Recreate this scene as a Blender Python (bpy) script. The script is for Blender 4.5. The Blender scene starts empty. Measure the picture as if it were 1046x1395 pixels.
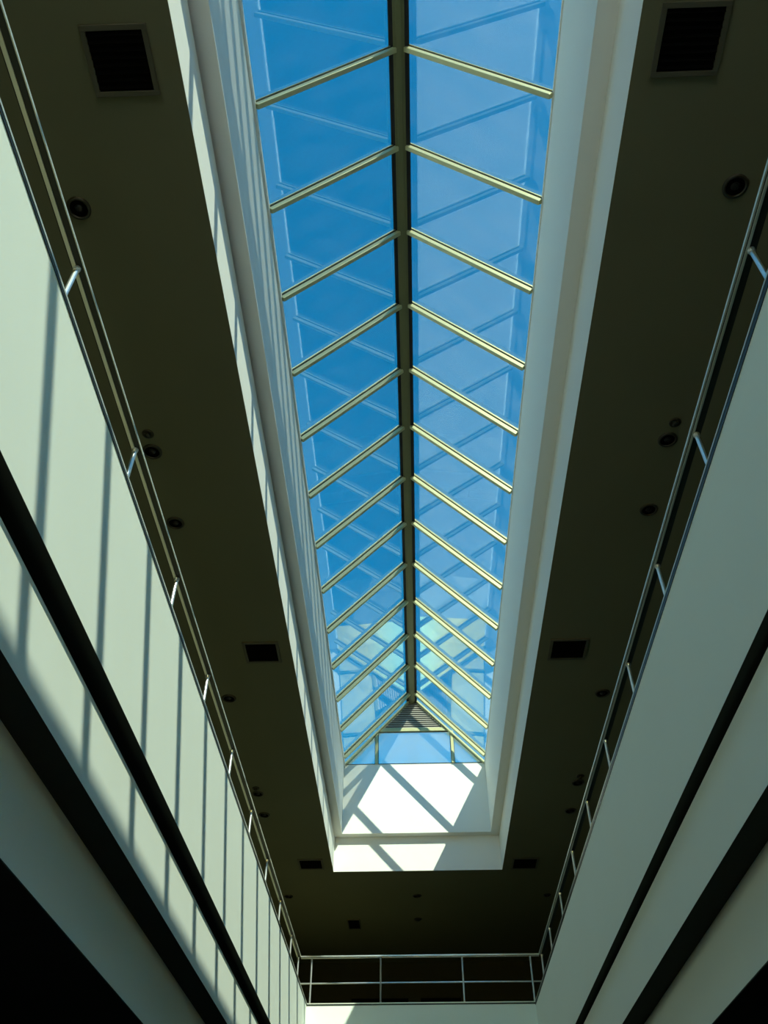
import bpy, bmesh, math, random
from mathutils import Vector, Matrix

random.seed(7)
S = bpy.context.scene
COL = S.collection

# ------------------------------------------------------------------ camera
# World: X right, Y along the atrium (away from the viewer), Z up; the eye is the origin.
F_PX, PX_W, PX_H = 1170.0, 1046.0, 1395.0
a = Vector((578 - 523, -(1838 - 697.5), -F_PX)).normalized()      # atrium axis seen from the camera
zc = Vector((0, 1, -a.y / a.z)).normalized()
xc = a.cross(zc)
cam_data = bpy.data.cameras.new('camera')
cam_data.sensor_fit = 'HORIZONTAL'
cam_data.sensor_width = 36.0
cam_data.lens = F_PX / PX_W * 36.0
cam_data.clip_start = 0.05
cam_data.clip_end = 500
cam = bpy.data.objects.new('camera', cam_data)
COL.objects.link(cam)
cam.matrix_world = Matrix((xc, a, zc)).to_4x4()
S.camera = cam

# ------------------------------------------------------------------ sky, sun, exposure
LIGHT = Vector((-0.533, 1.045, -1.0)).normalized()                # direction the sunlight travels
to_sun = -LIGHT
world = bpy.data.worlds.new('world')
S.world = world
world.use_nodes = True
wn, wl = world.node_tree.nodes, world.node_tree.links
wn.clear()
sky = wn.new('ShaderNodeTexSky')
sky.sky_type = 'NISHITA'
sky.sun_disc = False
sky.sun_elevation = math.asin(to_sun.z)
sky.sun_rotation = math.atan2(to_sun.x, to_sun.y)
sky.air_density = 1.0
sky.dust_density = 0.2
sky.ozone_density = 2.5
hs = wn.new('ShaderNodeHueSaturation')
hs.inputs['Saturation'].default_value = 2.6
hs.inputs['Hue'].default_value = 0.487
bg = wn.new('ShaderNodeBackground')
bg.inputs['Strength'].default_value = 0.20
out = wn.new('ShaderNodeOutputWorld')
wl.new(sky.outputs['Color'], hs.inputs['Color'])
wl.new(hs.outputs['Color'], bg.inputs['Color'])
wl.new(bg.outputs['Background'], out.inputs['Surface'])

sun_data = bpy.data.lights.new('sun', 'SUN')
sun_data.energy = 5.5
sun_data.angle = math.radians(0.38)
sun_data.color = (1.0, 0.83, 0.70)
sun = bpy.data.objects.new('sun', sun_data)
COL.objects.link(sun)
sun.rotation_euler = LIGHT.to_track_quat('-Z', 'Y').to_euler()
sun.location = to_sun * 60

S.view_settings.view_transform = 'Standard'
S.view_settings.look = 'None'
S.view_settings.gamma = 1.0
S.view_settings.use_curve_mapping = False
S.view_settings.exposure = 1.88

# ------------------------------------------------------------------ materials
def mat(name, col, rough=0.6, metal=0.0, spec=0.4, vary=0.0, scale=3.0, bump=0.0):
    m = bpy.data.materials.new(name)
    m.use_nodes = True
    nt = m.node_tree
    b = nt.nodes['Principled BSDF']
    b.inputs['Roughness'].default_value = rough
    b.inputs['Metallic'].default_value = metal
    b.inputs['Specular IOR Level'].default_value = spec
    tc = nt.nodes.new('ShaderNodeTexCoord')
    nz = nt.nodes.new('ShaderNodeTexNoise')
    nz.inputs['Scale'].default_value = scale
    nz.inputs['Detail'].default_value = 4
    nt.links.new(tc.outputs['Object'], nz.inputs['Vector'])
    mx = nt.nodes.new('ShaderNodeMix')
    mx.data_type = 'RGBA'
    mx.inputs['A'].default_value = [c * (1 - vary) for c in col] + [1]
    mx.inputs['B'].default_value = [min(1, c * (1 + vary)) for c in col] + [1]
    nt.links.new(nz.outputs['Fac'], mx.inputs['Factor'])
    nt.links.new(mx.outputs['Result'], b.inputs['Base Color'])
    if bump:
        n2 = nt.nodes.new('ShaderNodeTexNoise')
        n2.inputs['Scale'].default_value = 90
        nt.links.new(tc.outputs['Object'], n2.inputs['Vector'])
        bp = nt.nodes.new('ShaderNodeBump')
        bp.inputs['Strength'].default_value = bump
        bp.inputs['Distance'].default_value = 0.004
        nt.links.new(n2.outputs['Fac'], bp.inputs['Height'])
        nt.links.new(bp.outputs['Normal'], b.inputs['Normal'])
    return m

def glass_mat(name, tint, mirror, dust, even=False):
    """Coated solar glass: tinted see-through sheet, partly mirrored, with a thin film of dust."""
    m = bpy.data.materials.new(name)
    m.use_nodes = True
    nt = m.node_tree
    nt.nodes.clear()
    o = nt.nodes.new('ShaderNodeOutputMaterial')
    tr = nt.nodes.new('ShaderNodeBsdfTransparent')
    tr.inputs['Color'].default_value = (*tint, 1)
    gl = nt.nodes.new('ShaderNodeBsdfGlossy')
    gl.inputs['Roughness'].default_value = 0.0
    gl.inputs['Color'].default_value = (0.95, 1.0, 1.0, 1)
    lw = nt.nodes.new('ShaderNodeLayerWeight')      # 'Facing' treats both faces of the sheet alike
    lw.inputs['Blend'].default_value = 0.5
    pw = nt.nodes.new('ShaderNodeMath')
    pw.operation = 'POWER'
    pw.inputs[1].default_value = 4.0
    nt.links.new(lw.outputs['Facing'], pw.inputs[0])
    mr = nt.nodes.new('ShaderNodeMapRange')
    mr.inputs['To Min'].default_value = mirror
    mr.inputs['To Max'].default_value = 1.0
    nt.links.new(pw.outputs[0], mr.inputs['Value'])
    m1 = nt.nodes.new('ShaderNodeMixShader')
    nt.links.new(mr.outputs['Result'], m1.inputs['Fac'])
    nt.links.new(tr.outputs[0], m1.inputs[1])
    nt.links.new(gl.outputs[0], m1.inputs[2])
    # dust film: scatters light from both sides, in soft rain streaks
    df = nt.nodes.new('ShaderNodeBsdfDiffuse')
    df.inputs['Color'].default_value = (0.75, 0.78, 0.82, 1)
    tl = nt.nodes.new('ShaderNodeBsdfTranslucent')
    tl.inputs['Color'].default_value = (0.75, 0.78, 0.82, 1)
    md = nt.nodes.new('ShaderNodeMixShader')
    md.inputs['Fac'].default_value = 0.5
    nt.links.new(df.outputs[0], md.inputs[1])
    nt.links.new(tl.outputs[0], md.inputs[2])
    tc = nt.nodes.new('ShaderNodeTexCoord')
    mp = nt.nodes.new('ShaderNodeMapping')
    mp.inputs['Scale'].default_value = (0.8, 2.2, 0.8)
    nz = nt.nodes.new('ShaderNodeTexNoise')
    nz.inputs['Scale'].default_value = 1.6
    nz.inputs['Detail'].default_value = 5
    nt.links.new(tc.outputs['Object'], mp.inputs['Vector'])
    nt.links.new(mp.outputs['Vector'], nz.inputs['Vector'])
    dr = nt.nodes.new('ShaderNodeMapRange')
    dr.inputs['From Min'].default_value = 0.40
    dr.inputs['From Max'].default_value = 0.70
    dr.inputs['To Min'].default_value = dust * 0.4
    dr.inputs['To Max'].default_value = dust * 1.8
    nt.links.new(nz.outputs['Fac'], dr.inputs['Value'])
    m2 = nt.nodes.new('ShaderNodeMixShader')
    m2.inputs['Fac'].default_value = dust
    if not even:
        nt.links.new(dr.outputs['Result'], m2.inputs['Fac'])
    nt.links.new(m1.outputs[0], m2.inputs[1])
    nt.links.new(md.outputs[0], m2.inputs[2])
    nt.links.new(m2.outputs[0], o.inputs['Surface'])
    return m

M = {}
M['paint'] = mat('white_paint', (0.87, 0.92, 0.83), 0.75, spec=0.2, vary=0.02, scale=0.8, bump=0.06)
M['shaft'] = mat('shaft_paint', (0.90, 0.90, 0.83), 0.75, spec=0.2, vary=0.015, scale=0.8, bump=0.05)
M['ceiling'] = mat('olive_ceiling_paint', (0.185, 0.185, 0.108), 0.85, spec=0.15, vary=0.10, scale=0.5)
M['carpet'] = mat('olive_carpet', (0.32, 0.30, 0.17), 0.95, spec=0.1, vary=0.15, scale=6)
M['stone'] = mat('dark_stone_floor', (0.05, 0.055, 0.05), 0.5, vary=0.2, scale=2)
M['dark_wall_shade'] = mat('dark_wall_shade_paint', (0.045, 0.05, 0.04), 0.9, spec=0.1, vary=0.1)  # also on soffits and recesses, where it stands in for shade
M['frame'] = mat('champagne_aluminium', (0.50, 0.48, 0.26), 0.38, metal=0.35, vary=0.04, scale=4)
M['ridge'] = mat('shaded_ridge_metal', (0.17, 0.17, 0.08), 0.45, metal=0.4, vary=0.06, scale=4)  # darker copy of the frame metal, for the ridge's shaded underside
M['gasket'] = mat('black_rubber', (0.010, 0.010, 0.010), 0.7)
M['steel'] = mat('brushed_steel', (0.78, 0.80, 0.79), 0.28, metal=0.85, vary=0.03, scale=9)
M['rail_dark'] = mat('dark_rail_metal', (0.018, 0.022, 0.018), 0.4, vary=0.1)
M['edge_metal'] = mat('pale_edge_metal', (0.70, 0.72, 0.62), 0.4, metal=0.4, vary=0.05)
M['vent_frame'] = mat('vent_frame_metal', (0.10, 0.098, 0.065), 0.6, vary=0.1)
M['vent_black'] = mat('vent_black', (0.004, 0.004, 0.004), 0.9, spec=0.03)
M['lamp_trim'] = mat('lamp_trim_metal', (0.05, 0.05, 0.038), 0.4, metal=0.3, vary=0.1)
M['lamp_bulb'] = mat('unlit_bulb_glass', (0.015, 0.015, 0.014), 0.35, vary=0.05)
M['louvre'] = mat('louvre_aluminium', (0.50, 0.47, 0.42), 0.5, metal=0.1, vary=0.05)
M['added_glass'] = glass_mat('added_facade_glass', (0.94, 0.96, 0.95), 0.04, 0.004)  # panes of the added end facade
M['concrete'] = mat('pale_roof_render', (0.62, 0.61, 0.57), 0.85, spec=0.2, vary=0.12, scale=0.7)
M['slate'] = mat('dark_added_wall', (0.07, 0.085, 0.10), 0.8, spec=0.2, vary=0.15, scale=0.7)  # kept dark so the added right roof wall reflects dimly in the panes
M['paving'] = mat('bounce_paving', (0.58, 0.57, 0.50), 0.85, vary=0.12, scale=1.2)  # pale so the added court bounces light indoors
M['glass'] = glass_mat('solar_glass', (0.56, 0.645, 0.62), 0.14, 0.010)
M['gable_glass'] = glass_mat('gable_glass', (0.56, 0.645, 0.62), 0.09, 0.30, even=True)

# ------------------------------------------------------------------ helpers
def empty(name, loc=(0, 0, 0), label=None, cat=None, group=None, kind=None):
    o = bpy.data.objects.new(name, None)
    o.empty_display_size = 0.2
    o.location = loc
    COL.objects.link(o)
    tag(o, label, cat, group, kind)
    return o

def tag(o, label=None, cat=None, group=None, kind=None):
    if label: o['label'] = label
    if cat: o['category'] = cat
    if group: o['group'] = group
    if kind: o['kind'] = kind

class MB:
    """Collects shapes in world coordinates and links them as one mesh object."""
    def __init__(self):
        self.bm = bmesh.new()
    def box(self, x0, x1, y0, y1, z0, z1):
        v = [self.bm.verts.new(p) for p in
             [(x0, y0, z0), (x1, y0, z0), (x1, y1, z0), (x0, y1, z0),
              (x0, y0, z1), (x1, y0, z1), (x1, y1, z1), (x0, y1, z1)]]
        for f in [(0, 3, 2, 1), (4, 5, 6, 7), (0, 1, 5, 4), (1, 2, 6, 5), (2, 3, 7, 6), (3, 0, 4, 7)]:
            self.bm.faces.new([v[i] for i in f])
        return self
    def prism(self, pts, off):
        """closed polygon pts (3-D) swept by vector off"""
        off = Vector(off)
        lo = [self.bm.verts.new(p) for p in pts]
        hi = [self.bm.verts.new(Vector(p) + off) for p in pts]
        n = len(pts)
        self.bm.faces.new(lo[::-1]); self.bm.faces.new(hi)
        for i in range(n):
            self.bm.faces.new([lo[i], lo[(i + 1) % n], hi[(i + 1) % n], hi[i]])
        return self
    def tube(self, p, q, r, seg=12):
        p, q = Vector(p), Vector(q)
        d = (q - p).normalized()
        u = d.orthogonal().normalized(); w = d.cross(u)
        ring = [(u * math.cos(t) + w * math.sin(t)) * r for t in [2 * math.pi * i / seg for i in range(seg)]]
        return self.prism([p + k for k in ring], q - p)
    def lathe(self, c, prof, seg=28):
        """profile of (radius, z) about a vertical axis through c"""
        c = Vector(c)
        rows = []
        for r, z in prof:
            if r < 1e-6:
                rows.append([self.bm.verts.new(c + Vector((0, 0, z)))])
            else:
                rows.append([self.bm.verts.new(c + Vector((r * math.cos(2 * math.pi * i / seg), r * math.sin(2 * math.pi * i / seg), z))) for i in range(seg)])
        for A, B in zip(rows, rows[1:]):
            for i in range(seg):
                j = (i + 1) % seg
                f = []
                for v in ([A[i], A[j]] if len(A) > 1 else [A[0]]) + ([B[j], B[i]] if len(B) > 1 else [B[0]]):
                    if v not in f: f.append(v)
                if len(f) > 2: self.bm.faces.new(f)
        return self
    def build(self, name, material, parent=None, bevel=0.0, smooth=False):
        bmesh.ops.recalc_face_normals(self.bm, faces=self.bm.faces)
        if parent is not None:
            base = Vector(parent.location)
            p = parent.parent
            while p is not None:
                base += Vector(p.location); p = p.parent
            bmesh.ops.translate(self.bm, verts=self.bm.verts, vec=-base)
        me = bpy.data.meshes.new(name)
        self.bm.to_mesh(me); self.bm.free()
        me.materials.append(material)
        if smooth:
            for poly in me.polygons: poly.use_smooth = True
        o = bpy.data.objects.new(name, me)
        COL.objects.link(o)
        if parent is not None: o.parent = parent
        if bevel:
            b = o.modifiers.new('bevel', 'BEVEL')
            b.width = bevel; b.segments = 2; b.limit_method = 'ANGLE'
        return o

def copy_tree(o, parent=None):
    c = o.copy()
    COL.objects.link(c)
    c.parent = parent
    for ch in list(o.children):
        copy_tree(ch, c)
    return c

# ------------------------------------------------------------------ key dimensions (metres, from the eye)
YN, YB = -9.6, 31.0                 # near wall and back wall of the hall
XO = 6.4                            # outer walls of the galleries
ZF = -1.6                           # ground floor
ZC = 9.25                           # gallery ceiling
ZL, ZE = 10.20, 12.27               # ledge in the skylight shaft, eave of the skylight
OL, OR, OE = -2.155, 2.400, 23.39   # opening in the ceiling
IL, IR, IE = -1.945, 2.165, 23.16   # narrower upper shaft
XRG, ZRG = 0.108, 14.50             # ridge line of the glass
ZW = 5.62                           # top edge of the gallery fronts
WL, WR, WE = -2.495, 2.698, 21.76   # gallery fronts left, right and far

# ------------------------------------------------------------------ ceiling and skylight shaft
ceil = empty('ceiling', (0, 8, ZC), 'dark olive flat ceiling around the long white skylight shaft', 'ceiling', kind='structure')
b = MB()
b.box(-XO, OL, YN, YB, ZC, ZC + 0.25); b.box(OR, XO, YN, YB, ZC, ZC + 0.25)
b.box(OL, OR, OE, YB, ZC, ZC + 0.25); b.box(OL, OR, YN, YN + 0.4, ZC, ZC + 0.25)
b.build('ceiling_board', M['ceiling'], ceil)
T = 0.0015                          # shaft faces sit a hair proud of the ceiling board's cut edge
MB().box(OL - 0.3, OL + T, YN, OE, ZC + 0.004, ZL - 0.07).build('lower_shaft_wall', M['shaft'], ceil)
MB().box(OL - 0.40, OL - 0.30, YN, OE + 0.3, ZC + 0.004, ZL + 0.1).build('added_cove_back', M['dark_wall_shade'], ceil)     # dark cove added to darken the left ledge
MB().box(OL - 0.30, OL - 0.01, YN, OE, ZL - 0.0695, ZL - 0.064).build('added_cove_floor', M['dark_wall_shade'], ceil)
MB().box(OR - T, OR + 0.3, YN, OE + 0.3, ZC + 0.004, ZL).build('lower_shaft_wall', M['shaft'], ceil)
MB().box(OL, OR, OE - T, OE + 0.3, ZC + 0.004, ZL).build('lower_shaft_wall', M['shaft'], ceil)
MB().box(OL - 0.3, IL, YN, OE + 0.3, ZL, ZE).build('upper_shaft_wall', M['shaft'], ceil)
MB().box(IR, OR + 0.3, YN, OE + 0.3, ZL, ZE).build('upper_shaft_wall', M['shaft'], ceil)
MB().box(IL, IR, IE, OE + 0.3, ZL, ZE).build('upper_shaft_wall', M['shaft'], ceil)
MB().box(OL, OR, YN, YN + 0.4, ZC + 0.004, ZE + 2.6).build('near_shaft_wall', M['shaft'], ceil)
MB().box(IL, IL + 0.035, YN + 0.4, IE, ZE - 0.10, ZE).build('eave_trim', M['shaft'], ceil, 0.006)
MB().box(IR - 0.02, IR, YN + 0.4, IE, ZE - 0.05, ZE).build('eave_trim', M['shaft'], ceil, 0.006)

# ------------------------------------------------------------------ floors
floor = empty('floor', (0, 8, ZF), 'dark ground floor of the hall with the gallery floors above', 'floor', kind='structure')
MB().box(-XO, XO, YN, YB, ZF - 0.2, ZF).build('ground_floor', M['stone'], floor)
ZG = 5.50
MB().box(-XO, WL - 0.12, YN, YB, ZG - 0.25, ZG).build('gallery_floor', M['carpet'], floor)
MB().box(WR + 0.12, XO, YN, YB, ZG - 0.25, ZG).build('gallery_floor', M['carpet'], floor)
MB().box(WL - 0.12, WR + 0.12, WE + 0.12, YB, ZG - 0.25, ZG).build('gallery_floor', M['carpet'], floor)

# ------------------------------------------------------------------ gallery fronts
def gallery_front(name, sx, xa, za, xb, zb, xd, zd, slot, label):
    """stepped front: tall upper fascia, set-back middle fascia, set-back bottom beam"""
    w = empty(name, (xa, 8, ZF), label, 'wall', kind='structure')
    def slab(nm, x0, x1, z0, z1, m):
        MB().box(min(x0, x1), max(x0, x1), YN, WE + 0.3, z0, z1).build(nm, m, w)
    slab('upper_fascia', xa, xa + sx * 0.12, za, ZW, M['paint'])
    slab('upper_soffit', xa + sx * 0.001, xb + sx * 0.4, za - 0.002, za + 0.10, M['dark_wall_shade'])  # soffit coloured dark to stand in for shade under the fascia
    slab('slot_back', xb + sx * 0.35, xb + sx * 0.40, za - slot - 0.05, za - 0.002, M['dark_wall_shade'])
    slab('slot_sill', xb + sx * 0.12, xb + sx * 0.40, za - slot - 0.05, za - slot, M['dark_wall_shade'])
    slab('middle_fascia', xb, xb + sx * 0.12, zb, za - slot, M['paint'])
    slab('lower_soffit', xb + sx * 0.001, xd + sx * 0.2, zb - 0.002, zb + 0.10, M['dark_wall_shade'])  # dark colour stands in for shade here too
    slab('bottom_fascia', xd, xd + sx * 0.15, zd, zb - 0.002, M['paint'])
    slab('bottom_shade_plate', xd + sx * 0.001, xd + sx * 0.15, zd - 0.012, zd, M['dark_wall_shade'])  # thin dark plate added as the black shade below the beam
    slab('lower_ceiling', xd + sx * 0.15, sx * XO, zd + 0.25, zd + 0.35, M['dark_wall_shade'])
    return w
gallery_front('wall_left', -1, WL, 3.99, -2.60, 3.20, -2.90, 2.475, 0.155, 'left gallery front, pale green-grey, sunlit with rafter shadow stripes')
gallery_front('wall_right', 1, WR, 3.967, 2.803, 3.18, 3.10, 2.45, 0.05, 'right gallery front of three stepped grey-green bands in shade')
w = empty('wall_far', (0, WE, ZF), 'far gallery front below the end railing, pale green', 'wall', kind='structure')
MB().box(WL, WR, WE, WE + 0.12, 3.97, ZW).build('upper_fascia', M['paint'], w)
MB().box(WL, WR, WE + 0.1, WE + 0.5, 3.968, 4.07).build('upper_soffit', M['dark_wall_shade'], w)
MB().box(WL, WR, WE + 0.2, WE + 0.32, 3.28, 3.968).build('middle_fascia', M['paint'], w)
MB().box(WL, WR, WE + 0.32, YB, 3.30, 3.40).build('lower_ceiling', M['dark_wall_shade'], w)

def outer(name, args, label):
    o = MB().box(*args).build(name, M['dark_wall_shade'])
    tag(o, label, 'wall', kind='structure')
outer('wall_left_outer', (-XO - 0.2, -XO, YN, YB, ZF, ZC + 0.25), 'dark wall at the back of the left gallery')
outer('wall_right_outer', (XO, XO + 0.2, YN, YB, ZF, ZC + 0.25), 'dark wall at the back of the right gallery')
outer('wall_back', (-XO, XO, YB, YB + 0.2, ZF, ZC + 0.25), 'dark back wall behind the far railing')
outer('wall_near', (-XO - 0.2, XO + 0.2, YN - 0.2, YN, ZC - 0.5, ZC + 0.25), 'band of wall over the added glazed end of the hall behind the viewer')

# glazed end added behind the viewer to let in fill light
tag(MB().box(-XO - 0.2, XO + 0.2, YN - 0.2, YN, ZF, 1.9).build('added_near_base', M['dark_wall_shade']), 'dark low wall added under the glazed end to hold back low light', 'wall', kind='structure')  # low wall added to keep light off the lower bands
fac = empty('added_window', (0, YN, 1.9), 'tall glazed end facade added behind the viewer for fill light', 'window', kind='structure')
nx, rows = 8, [1.9, 4.2, 6.5, ZC - 0.5]
dx = 2 * XO / nx
for i in range(nx + 1):
    x = -XO + dx * i
    MB().box(x - 0.05, x + 0.05, YN - 0.15, YN - 0.01, 1.9, ZC - 0.5).build('mullion', M['frame'], fac)
for z in rows[1:-1]:
    MB().box(-XO, XO, YN - 0.12, YN - 0.04, z - 0.04, z + 0.04).build('transom', M['frame'], fac)
for i in range(nx):
    for z0, z1 in zip(rows, rows[1:]):
        MB().box(-XO + dx * i + 0.05, -XO + dx * (i + 1) - 0.05, YN - 0.09, YN - 0.076, z0 + 0.04 * (z0 != rows[0]), z1 - 0.04).build('pane', M['added_glass'], fac)
o = MB().box(-40, 40, YN - 60, YN - 0.2, ZF - 0.4, ZF - 0.15).build('added_court', M['paving'])  # unseen court added to bounce light through the glazed end
tag(o, 'light paved court added outside the glazed end to bounce light', 'paving', kind='structure')
for nm, x0, x1, lb in (('added_roof_wall_left', -9.3, -9.0, 'sunlit pale wall left of the skylight, added for pane reflections'), ('added_roof_wall_right', 9.0, 9.3, 'dark wall right of the skylight, added for dim pane reflections')):  # unseen roof walls added for the panes to reflect
    o = MB().box(x0, x1, YN, YB, ZF, 19.0).build(nm, M['slate' if 'right' in nm else 'concrete'])
    tag(o, lb, 'wall', kind='structure')
o = MB().box(-9.0, OL - 0.31, YN, YB, ZC + 0.26, ZC + 0.40)
o.box(OR + 0.31, 9.0, YN, YB, ZC + 0.26, ZC + 0.40).box(OL - 0.31, OR + 0.31, OE + 0.31, YB, ZC + 0.26, ZC + 0.40)
o = o.build('floor_roof', M['concrete'])
tag(o, 'flat rendered roof on both sides of the skylight', 'roof', kind='structure')

# two dark doorways at the back of the far gallery
def door(name, x0, x1, z1, label):
    d = empty(name, ((x0 + x1) / 2, YB, ZG), label, 'door', kind='structure')
    b = MB()
    b.box(x0 - 0.1, x0, YB - 0.05, YB, ZG, z1 + 0.1); b.box(x1, x1 + 0.1, YB - 0.05, YB, ZG, z1 + 0.1)
    b.box(x0, x1, YB - 0.05, YB, z1, z1 + 0.1)
    b.build('door_frame', M['dark_wall_shade'], d)
    MB().box(x0, x1, YB - 0.03, YB, ZG, z1).build('door_leaf', M['vent_black'], d)
door('door_1', -2.1, -0.25, 8.15, 'wider black doorway behind left part of far railing')
door('door_2', 0.15, 1.45, 8.15, 'narrower black doorway behind middle of far railing')

# thin metal edging along the top of the gallery fronts
def edging(name, label, boxes_light, boxes_dark):
    e = empty(name, boxes_light[0:6:2] and ((boxes_light[0] + boxes_light[1]) / 2, (boxes_light[2] + boxes_light[3]) / 2, ZW), label, 'edging', kind='structure')
    MB().box(*boxes_light).build('edge_strip', M['edge_metal'], e)
    MB().box(*boxes_dark).build('shadow_strip', M['rail_dark'], e)  # dark strip stands in for the shade below the edging
edging('trim_1', 'thin pale metal edging along top of left gallery front',
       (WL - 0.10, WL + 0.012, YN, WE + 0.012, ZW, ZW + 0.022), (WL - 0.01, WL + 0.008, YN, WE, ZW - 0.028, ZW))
edging('trim_2', 'thin pale metal edging along top of right gallery front',
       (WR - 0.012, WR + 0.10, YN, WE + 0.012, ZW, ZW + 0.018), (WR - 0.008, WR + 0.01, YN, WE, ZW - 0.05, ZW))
edging('trim_3', 'thin pale metal edging along top of far gallery front',
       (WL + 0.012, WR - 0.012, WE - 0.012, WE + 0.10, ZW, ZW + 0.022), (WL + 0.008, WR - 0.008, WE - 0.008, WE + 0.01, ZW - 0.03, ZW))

# ------------------------------------------------------------------ skylight: ridge, rafters, panes
SP, Y0 = 1.51, 4.49
KS = list(range(-8, 13))
yk = lambda k: Y0 + SP * k
sky_w = empty('window_1', (XRG, 7, ZE), 'long pitched glass skylight with cream rafters and darker shaded ridge', 'skylight', kind='structure')

def slope(side):
    e = Vector((IL if side < 0 else IR, 0, ZE))
    r = Vector((XRG, 0, ZRG))
    d = (r - e); ln = d.length; d.normalize()
    n = Vector((0, 1, 0)).cross(d)
    if n.z > 0: n = -n                       # points into the room
    return e, d, n, ln

def bar(mb, side, y, width, n0, n1, s0=0.0, s1=None):
    e, d, n, ln = slope(side)
    s1 = ln if s1 is None else s1
    p = [e + d * s0 + n * n0 + Vector((0, y - width / 2, 0)), e + d * s0 + n * n0 + Vector((0, y + width / 2, 0)),
         e + d * s0 + n * n1 + Vector((0, y + width / 2, 0)), e + d * s0 + n * n1 + Vector((0, y - width / 2, 0))]
    return mb.prism(p, d * (s1 - s0))

for side in (-1, 1):
    e, d, n, ln = slope(side)
    s_end = ln - 0.10
    proto = proto_pane = None
    for k in KS:
        y = yk(k)
        if proto is None:
            mb = MB()
            bar(mb, side, y, 0.072, 0.034, 0.118, -0.02, s_end)
            proto = mb.build('rafter', M['frame'], sky_w, 0.006)
            g = MB(); bar(g, side, y, 0.080, 0.016, 0.034, -0.02, s_end)
            g.build('gasket', M['gasket'], proto)
            f = MB(); bar(f, side, y, 0.105, 0.004, 0.016, -0.02, s_end)
            f.build('glazing_bead', M['frame'], proto)
            cp = MB(); bar(cp, side, y, 0.07, -0.032, -0.016, -0.02, s_end + 0.05)
            cp.build('outer_cap', M['frame'], proto)
            yp = y
        else:
            r = copy_tree(proto, sky_w)
            r.location = Vector(proto.location) + Vector((0, y - yp, 0))
        if k < 12:
            y1 = yk(k + 1)
            if k == KS[0]:
                mb = MB(); bar(mb, side, (y + y1) / 2, y1 - y, -0.014, 0.002, 0.0, ln - 0.04)
                proto_pane = mb.build('pane', M['glass'], sky_w)
            elif k == 11:
                mb = MB(); bar(mb, side, (y + y1) / 2, y1 - y, -0.014, 0.002, 0.0, ln - 0.04)
                mb.build('pane', M['glass'], sky_w)
            else:
                p = copy_tree(proto_pane, sky_w)
                p.location = (0, y - yp, 0)
    # short end pane up to the gable frame, and metal flashing at the near end
    mb = MB(); bar(mb, side, (yk(12) + IE) / 2, IE - yk(12), -0.014, 0.002, 0.0, ln - 0.04)
    mb.build('pane', M['glass'], sky_w)
    mb = MB(); bar(mb, side, IE + 0.16, 0.32, -0.03, 0.002)
    mb.build('end_flashing', M['frame'], sky_w)
    mb = MB(); bar(mb, side, (YN + yk(-8)) / 2, yk(-8) - YN, -0.03, 0.002)
    mb.build('end_flashing', M['frame'], sky_w)

RB = 0.03
rd = MB()
prof = [(-0.16, -0.195), (-0.16, -0.185), (-0.02, -0.02), (0.02, -0.02), (0.16, -0.185), (0.16, -0.195)]
rd.prism([Vector((XRG + x - RB, YN + 0.2, ZRG + z)) for x, z in prof], (0, IE - YN - 0.2, 0))
rd.build('ridge_channel', M['gasket'], sky_w)
rb = MB()
rb.box(XRG - RB - 0.09, XRG - RB + 0.09, YN + 0.2, IE, ZRG - 0.220, ZRG - 0.1952)
rb.box(XRG - RB - 0.045, XRG - RB + 0.045, YN + 0.2, IE, ZRG - 0.245, ZRG - 0.220)
rbo = rb.build('ridge_beam', M['ridge'], sky_w, 0.005)
cp = MB()
cp.prism([Vector((XRG + x, YN + 0.2, ZRG + z)) for x, z in [(-0.13, -0.11), (0, 0.04), (0.13, -0.11), (0.13, -0.07), (0, 0.09), (-0.13, -0.07)]], (0, IE - YN, 0))
cp.build('ridge_cap', M['frame'], sky_w)

# ------------------------------------------------------------------ gable end window with louvre
gab = empty('window_2', (XRG, IE, ZE), 'triangular end window with grey louvre over three panes', 'window', kind='structure')
YG = IE
for side in (-1, 1):
    mb = MB(); bar(mb, side, IE - 0.055, 0.11, 0.004, 0.055, 0.0, slope(side)[3] - 0.02)
    mb.build('raking_frame', M['frame'], gab, 0.006)
SG = (ZRG - ZE) / (IR - XRG)
def half(z, inset=0.045):                     # half width of the gable at height z, inside the raking frames
    return (ZRG - z) / SG - inset * math.sqrt(1 + 1 / SG ** 2)
ZT0, ZT1 = 13.31, 13.42                      # transom
MB().box(XRG - half(ZT0), XRG + half(ZT0), YG - 0.06, YG + 0.06, ZT0, ZT1).build('transom', M['frame'], gab, 0.005)
ML, MR = (-1.035, -0.95), (1.205, 1.29)
for x0, x1 in (ML, MR):
    MB().box(x0, x1, YG - 0.055, YG + 0.055, ZE, ZT0).build('mullion', M['frame'], gab, 0.005)
def gable_pane(pts):
    MB().prism([Vector((x, YG + 0.01, z)) for x, z in pts], (0, 0.014, 0)).build('pane', M['gable_glass'], gab)
    b = MB()
    cx = sum(p[0] for p in pts) / len(pts); cz = sum(p[1] for p in pts) / len(pts)
    for i in range(len(pts)):
        A, B = Vector((pts[i][0], 0, pts[i][1])), Vector((pts[(i + 1) % len(pts)][0], 0, pts[(i + 1) % len(pts)][1]))
        t = (B - A).normalized(); nn = Vector((-t.z, 0, t.x))
        if nn.dot(Vector((cx, 0, cz)) - A) < 0: nn = -nn
        b.prism([A + Vector((0, YG - 0.012, 0)), B + Vector((0, YG - 0.012, 0)), B + nn * 0.014 + Vector((0, YG - 0.012, 0)), A + nn * 0.014 + Vector((0, YG - 0.012, 0))], (0, 0.02, 0))
    b.build('pane_seal', M['gasket'], gab)
gable_pane([(ML[1], ZE), (MR[0], ZE), (MR[0], ZT0), (ML[1], ZT0)])
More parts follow.
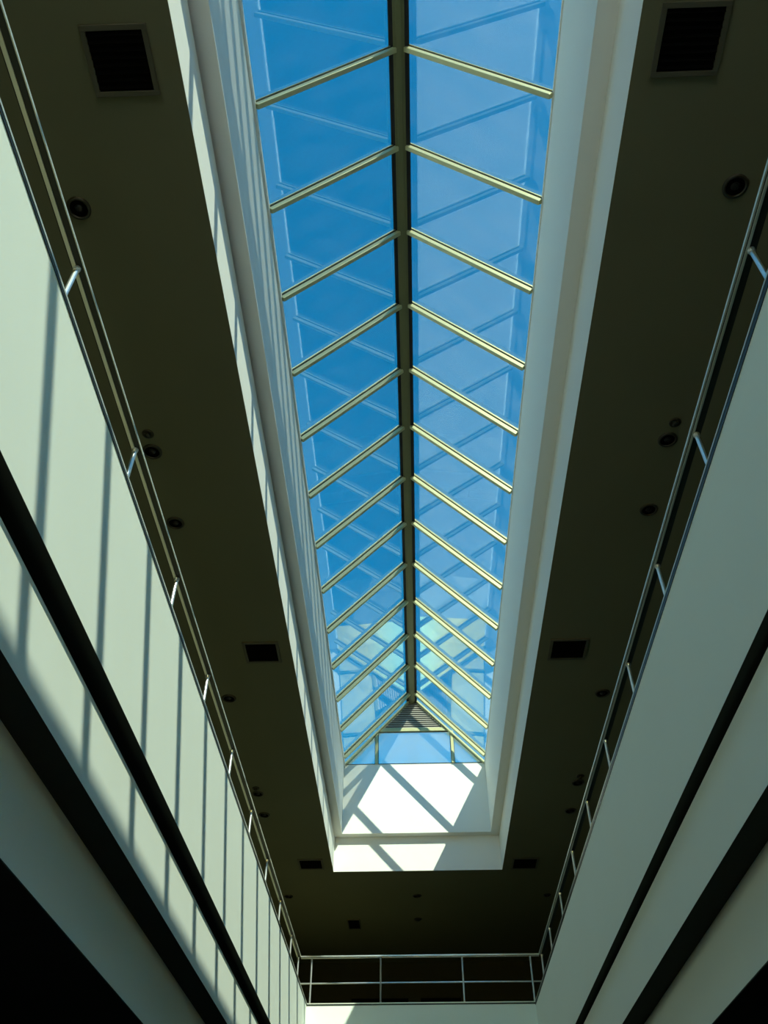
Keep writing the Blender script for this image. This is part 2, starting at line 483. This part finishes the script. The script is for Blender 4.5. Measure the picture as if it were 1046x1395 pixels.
zl = lambda x: ZRG - (abs(x - XRG) + 0.045 * math.sqrt(1 + 1 / SG ** 2)) * SG
gable_pane([(XRG - half(ZE), ZE), (ML[0], ZE), (ML[0], zl(ML[0]))])
gable_pane([(XRG + half(ZE), ZE), (MR[1], zl(MR[1])), (MR[1], ZE)])
zt = ZRG - 0.12
MB().prism([Vector((XRG - half(ZT1, 0.04), YG + 0.06, ZT1)), Vector((XRG + half(ZT1, 0.04), YG + 0.06, ZT1)), Vector((XRG, YG + 0.06, ZRG - 0.05))], (0, 0.03, 0)).build('louvre_backing', M['vent_black'], gab)
NS = 14
ph = (zt - ZT1) / NS
for i in range(NS):
    z0 = ZT1 + i * ph
    h0 = max(half(z0 + 0.5 * ph, 0.04), 0.04)
    MB().prism([Vector((XRG - h0, YG - 0.045, z0 + 0.004)), Vector((XRG - h0, YG - 0.030, z0)),
                Vector((XRG - h0, YG + 0.020, z0 + ph * 0.96)), Vector((XRG - h0, YG + 0.004, z0 + ph * 0.98))], (2 * h0, 0, 0)).build('slat', M['louvre'], gab)

# ------------------------------------------------------------------ railings
ZR = 6.69
def side_railing(sx, x, ys, label, bars):
    r = empty('balcony_railing', (x, 8, ZG), label, 'railing', 'gallery railings')
    ya, yb = -4.9, WE + 0.20
    MB().box(x - 0.05, x + 0.05, ya, yb, ZR - 0.005, ZR + 0.03).build('handrail', M['rail_dark'], r, 0.006)
    for i, (x0, x1, z0, z1) in enumerate(bars):
        MB().box(x + x0, x + x1, ya, yb, ZR + z0, ZR + z1).build('rail_strip', M['edge_metal'], r, 0.003)
    MB().tube((x, ya, 6.13), (x, yb, 6.13), 0.014).build('mid_rail', M['steel'], r, smooth=False)
    first = None
    for y in ys:
        if first is None:
            first = MB().tube((x, y, ZG - 0.01), (x, y, ZR - 0.012), 0.023, 14).build('post', M['steel'], r)
            MB().lathe((x, y, ZG), [(0, 0.012), (0.06, 0.012), (0.06, 0), (0, 0)]).build('base_plate', M['steel'], first)
            MB().lathe((x, y, ZR - 0.05), [(0.0, 0.0), (0.028, 0.0), (0.034, 0.028), (0.034, 0.04), (0.0, 0.04)], 16).build('post_collar', M['steel'], first)
            fy = y
        else:
            p = copy_tree(first, r); p.location = (0, y - fy, 0)
    return r
ysl = [3.75 + 2.085 * k for k in range(-4, 9)] + [21.95]
side_railing(-1, -2.776, ysl, 'left gallery railing, its steel posts bright in the sun', [(-0.036, 0.0, -0.017, -0.005), (0.05, 0.060, 0.0, 0.03)])
ysr = [3.77 + 2.05 * k for k in range(-4, 9)] + [21.95]
side_railing(1, 2.988, ysr, 'right gallery railing above the shaded stepped front', [(-0.066, -0.05, -0.004, 0.03), (-0.044, -0.020, -0.017, -0.005)])
yr = WE + 0.28
fr = empty('balcony_railing', (XRG, yr, ZG), 'short railing across far end of the hall with four posts', 'railing', 'gallery railings')
MB().box(-2.722, 2.934, yr - 0.045, yr + 0.045, ZR - 0.005, ZR + 0.028).build('handrail', M['rail_dark'], fr, 0.005)
MB().box(-2.722, 2.934, yr - 0.062, yr - 0.045, ZR - 0.004, ZR + 0.03).build('rail_strip', M['steel'], fr, 0.003)
MB().box(-2.722, 2.934, yr - 0.020, yr + 0.015, ZR - 0.020, ZR - 0.005).build('rail_strip', M['steel'], fr, 0.003)
MB().tube((-2.73, yr, 6.13), (2.94, yr, 6.13), 0.018).build('mid_rail', M['steel'], fr)
first = None
for x in (-2.46, -0.82, 1.11, 2.72):
    if first is None:
        first = MB().tube((x, yr, ZG - 0.01), (x, yr, ZR - 0.018), 0.023, 14).build('post', M['steel'], fr)
        MB().lathe((x, yr, ZG), [(0, 0.012), (0.06, 0.012), (0.06, 0), (0, 0)]).build('base_plate', M['steel'], first)
        fx = x
    else:
        p = copy_tree(first, fr); p.location = (x - fx, 0, 0)

# ------------------------------------------------------------------ ceiling vents
CS = 0.9872                          # ceiling fixtures were measured for a ceiling 1.3 % higher
def vent(cx, cy, sx, sy, label, nb=8):
    cx, cy, sx, sy = cx * CS, cy * CS, sx * CS, sy * CS
    v = empty('ceiling_vent', (cx, cy, ZC), label, 'vent', 'ceiling air vents')
    x0, x1, y0, y1 = cx - sx / 2, cx + sx / 2, cy - sy / 2, cy + sy / 2
    t = 0.052 * min(1, sx / 0.6)
    z0, z1 = ZC - 0.028, ZC - 0.001
    b = MB()
    b.box(x0, x1, y0, y0 + t, z0, z1); b.box(x0, x1, y1 - t, y1, z0, z1)
    b.box(x0, x0 + t, y0 + t, y1 - t, z0, z1); b.box(x1 - t, x1, y0 + t, y1 - t, z0, z1)
    b.build('vent_frame', M['vent_frame'], v, 0.004)
    MB().box(x0 + t, x1 - t, y0 + t, y1 - t, ZC - 0.006, ZC - 0.001).build('vent_backing', M['vent_black'], v)
    st = (sy - 2 * t) / nb
    for i in range(nb):
        yy = y0 + t + st * (i + 0.5)
        MB().prism([Vector((x0 + t, yy - 0.017, ZC - 0.008)), Vector((x0 + t, yy - 0.013, ZC - 0.007)),
                    Vector((x0 + t, yy + 0.013, ZC - 0.022)), Vector((x0 + t, yy + 0.010, ZC - 0.025))], (x1 - x0 - 2 * t, 0, 0)).build('blade', M['vent_black'], v)
vent(-2.775, 2.955, 0.67, 0.68, 'large square vent nearest the viewer on the left ceiling')
vent(2.96, 2.95, 0.68, 0.69, 'large square vent nearest the viewer on the right ceiling')
vent(-2.735, 13.29, 0.67, 0.66, 'square vent halfway along the left ceiling beside the shaft')
vent(2.99, 13.38, 0.71, 0.66, 'square vent halfway along the right ceiling beside the shaft')
vent(-2.75, 23.12, 0.68, 0.66, 'vent left of the far end of the skylight shaft')
vent(3.01, 23.26, 0.71, 0.72, 'vent right of the far end of the skylight shaft')
vent(-1.85, 27.72, 0.40, 0.82, 'small vent in the dark far ceiling above the end railing', 8)

# ------------------------------------------------------------------ downlights and detectors
def downlight(x, y, r, label):
    x, y, r = x * CS, y * CS, r * CS
    d = empty('downlight', (x, y, ZC), label, 'ceiling light', 'recessed downlights')
    MB().lathe((x, y, ZC), [(r * 0.74, -0.001), (r * 0.74, -0.022), (r * 0.80, -0.028), (r * 0.93, -0.022), (r, -0.010), (r, -0.001)]).build('trim_ring', M['lamp_trim'], d, smooth=True)
    MB().lathe((x, y, ZC), [(0, -0.004), (r * 0.74, -0.004), (r * 0.74, -0.001), (0, -0.001)]).build('recess_shade_disc', M['vent_black'], d)  # black disc stands in for the shade inside a recess
    MB().lathe((x, y, ZC), [(0, -0.020), (r * 0.20, -0.018), (r * 0.32, -0.010), (r * 0.34, -0.004), (0, -0.004)], 20).build('bulb', M['lamp_bulb'], d, smooth=True)
def detector(x, y, r, label):
    x, y, r = x * CS, y * CS, r * CS
    d = empty('smoke_detector', (x, y, ZC), label, 'detector', 'small round ceiling detectors')
    MB().lathe((x, y, ZC), [(0, -0.02), (r * 0.9, -0.02), (r, -0.012), (r, -0.001), (0, -0.001)]).build('base', M['lamp_trim'], d)
    MB().lathe((x, y, ZC), [(0, -0.065), (r * 0.35, -0.062), (r * 0.55, -0.05), (r * 0.58, -0.02), (0, -0.02)]).build('sensor_dome', M['rail_dark'], d, smooth=True)
for x, y, r, l in [
    (-3.65, 4.50, 0.14, 'downlight nearest the viewer on the left ceiling'),
    (-3.655, 8.23, 0.145, 'black downlight touching a small detector, nearer pair on left ceiling'),
    (-3.63, 9.74, 0.14, 'downlight just beyond the nearer detector pair on left ceiling'),
    (-3.615, 14.86, 0.145, 'single downlight abreast of the middle left vent'),
    (-3.61, 19.00, 0.135, 'black downlight beside a detector, farther pair on left ceiling'),
    (-3.61, 20.12, 0.14, 'downlight just beyond the farther detector pair on left ceiling'),
    (-3.61, 25.41, 0.125, 'farthest downlight at left over the far gallery'),
    (3.80, 4.49, 0.145, 'downlight nearest the viewer on the right ceiling'),
    (3.80, 8.25, 0.14, 'black downlight beside a detector, nearer pair on right ceiling'),
    (3.80, 9.69, 0.14, 'downlight just beyond the nearer detector pair on right ceiling'),
    (3.855, 14.92, 0.15, 'single downlight abreast of the middle right vent'),
    (3.85, 18.70, 0.15, 'black downlight beside a detector, farther pair on right ceiling'),
    (3.85, 20.14, 0.145, 'downlight just beyond the farther detector pair on right ceiling'),
    (3.84, 25.55, 0.11, 'farthest downlight at right over the far gallery'),
    (0.10, 25.48, 0.13, 'downlight in the middle of the far ceiling beyond the shaft')]:
    downlight(x, y, r, l)
for x, y, r, l in [
    (-3.64, 7.89, 0.085, 'small round detector in the nearer pair on left ceiling'),
    (-3.62, 18.72, 0.085, 'small round detector in the farther pair on left ceiling'),
    (3.84, 7.93, 0.085, 'small round detector in the nearer pair on right ceiling'),
    (3.86, 18.38, 0.09, 'small round detector in the farther pair on right ceiling'),
    (0.11, 27.37, 0.12, 'round detector in the middle of the far ceiling behind the downlight')]:
    detector(x, y, r, l)
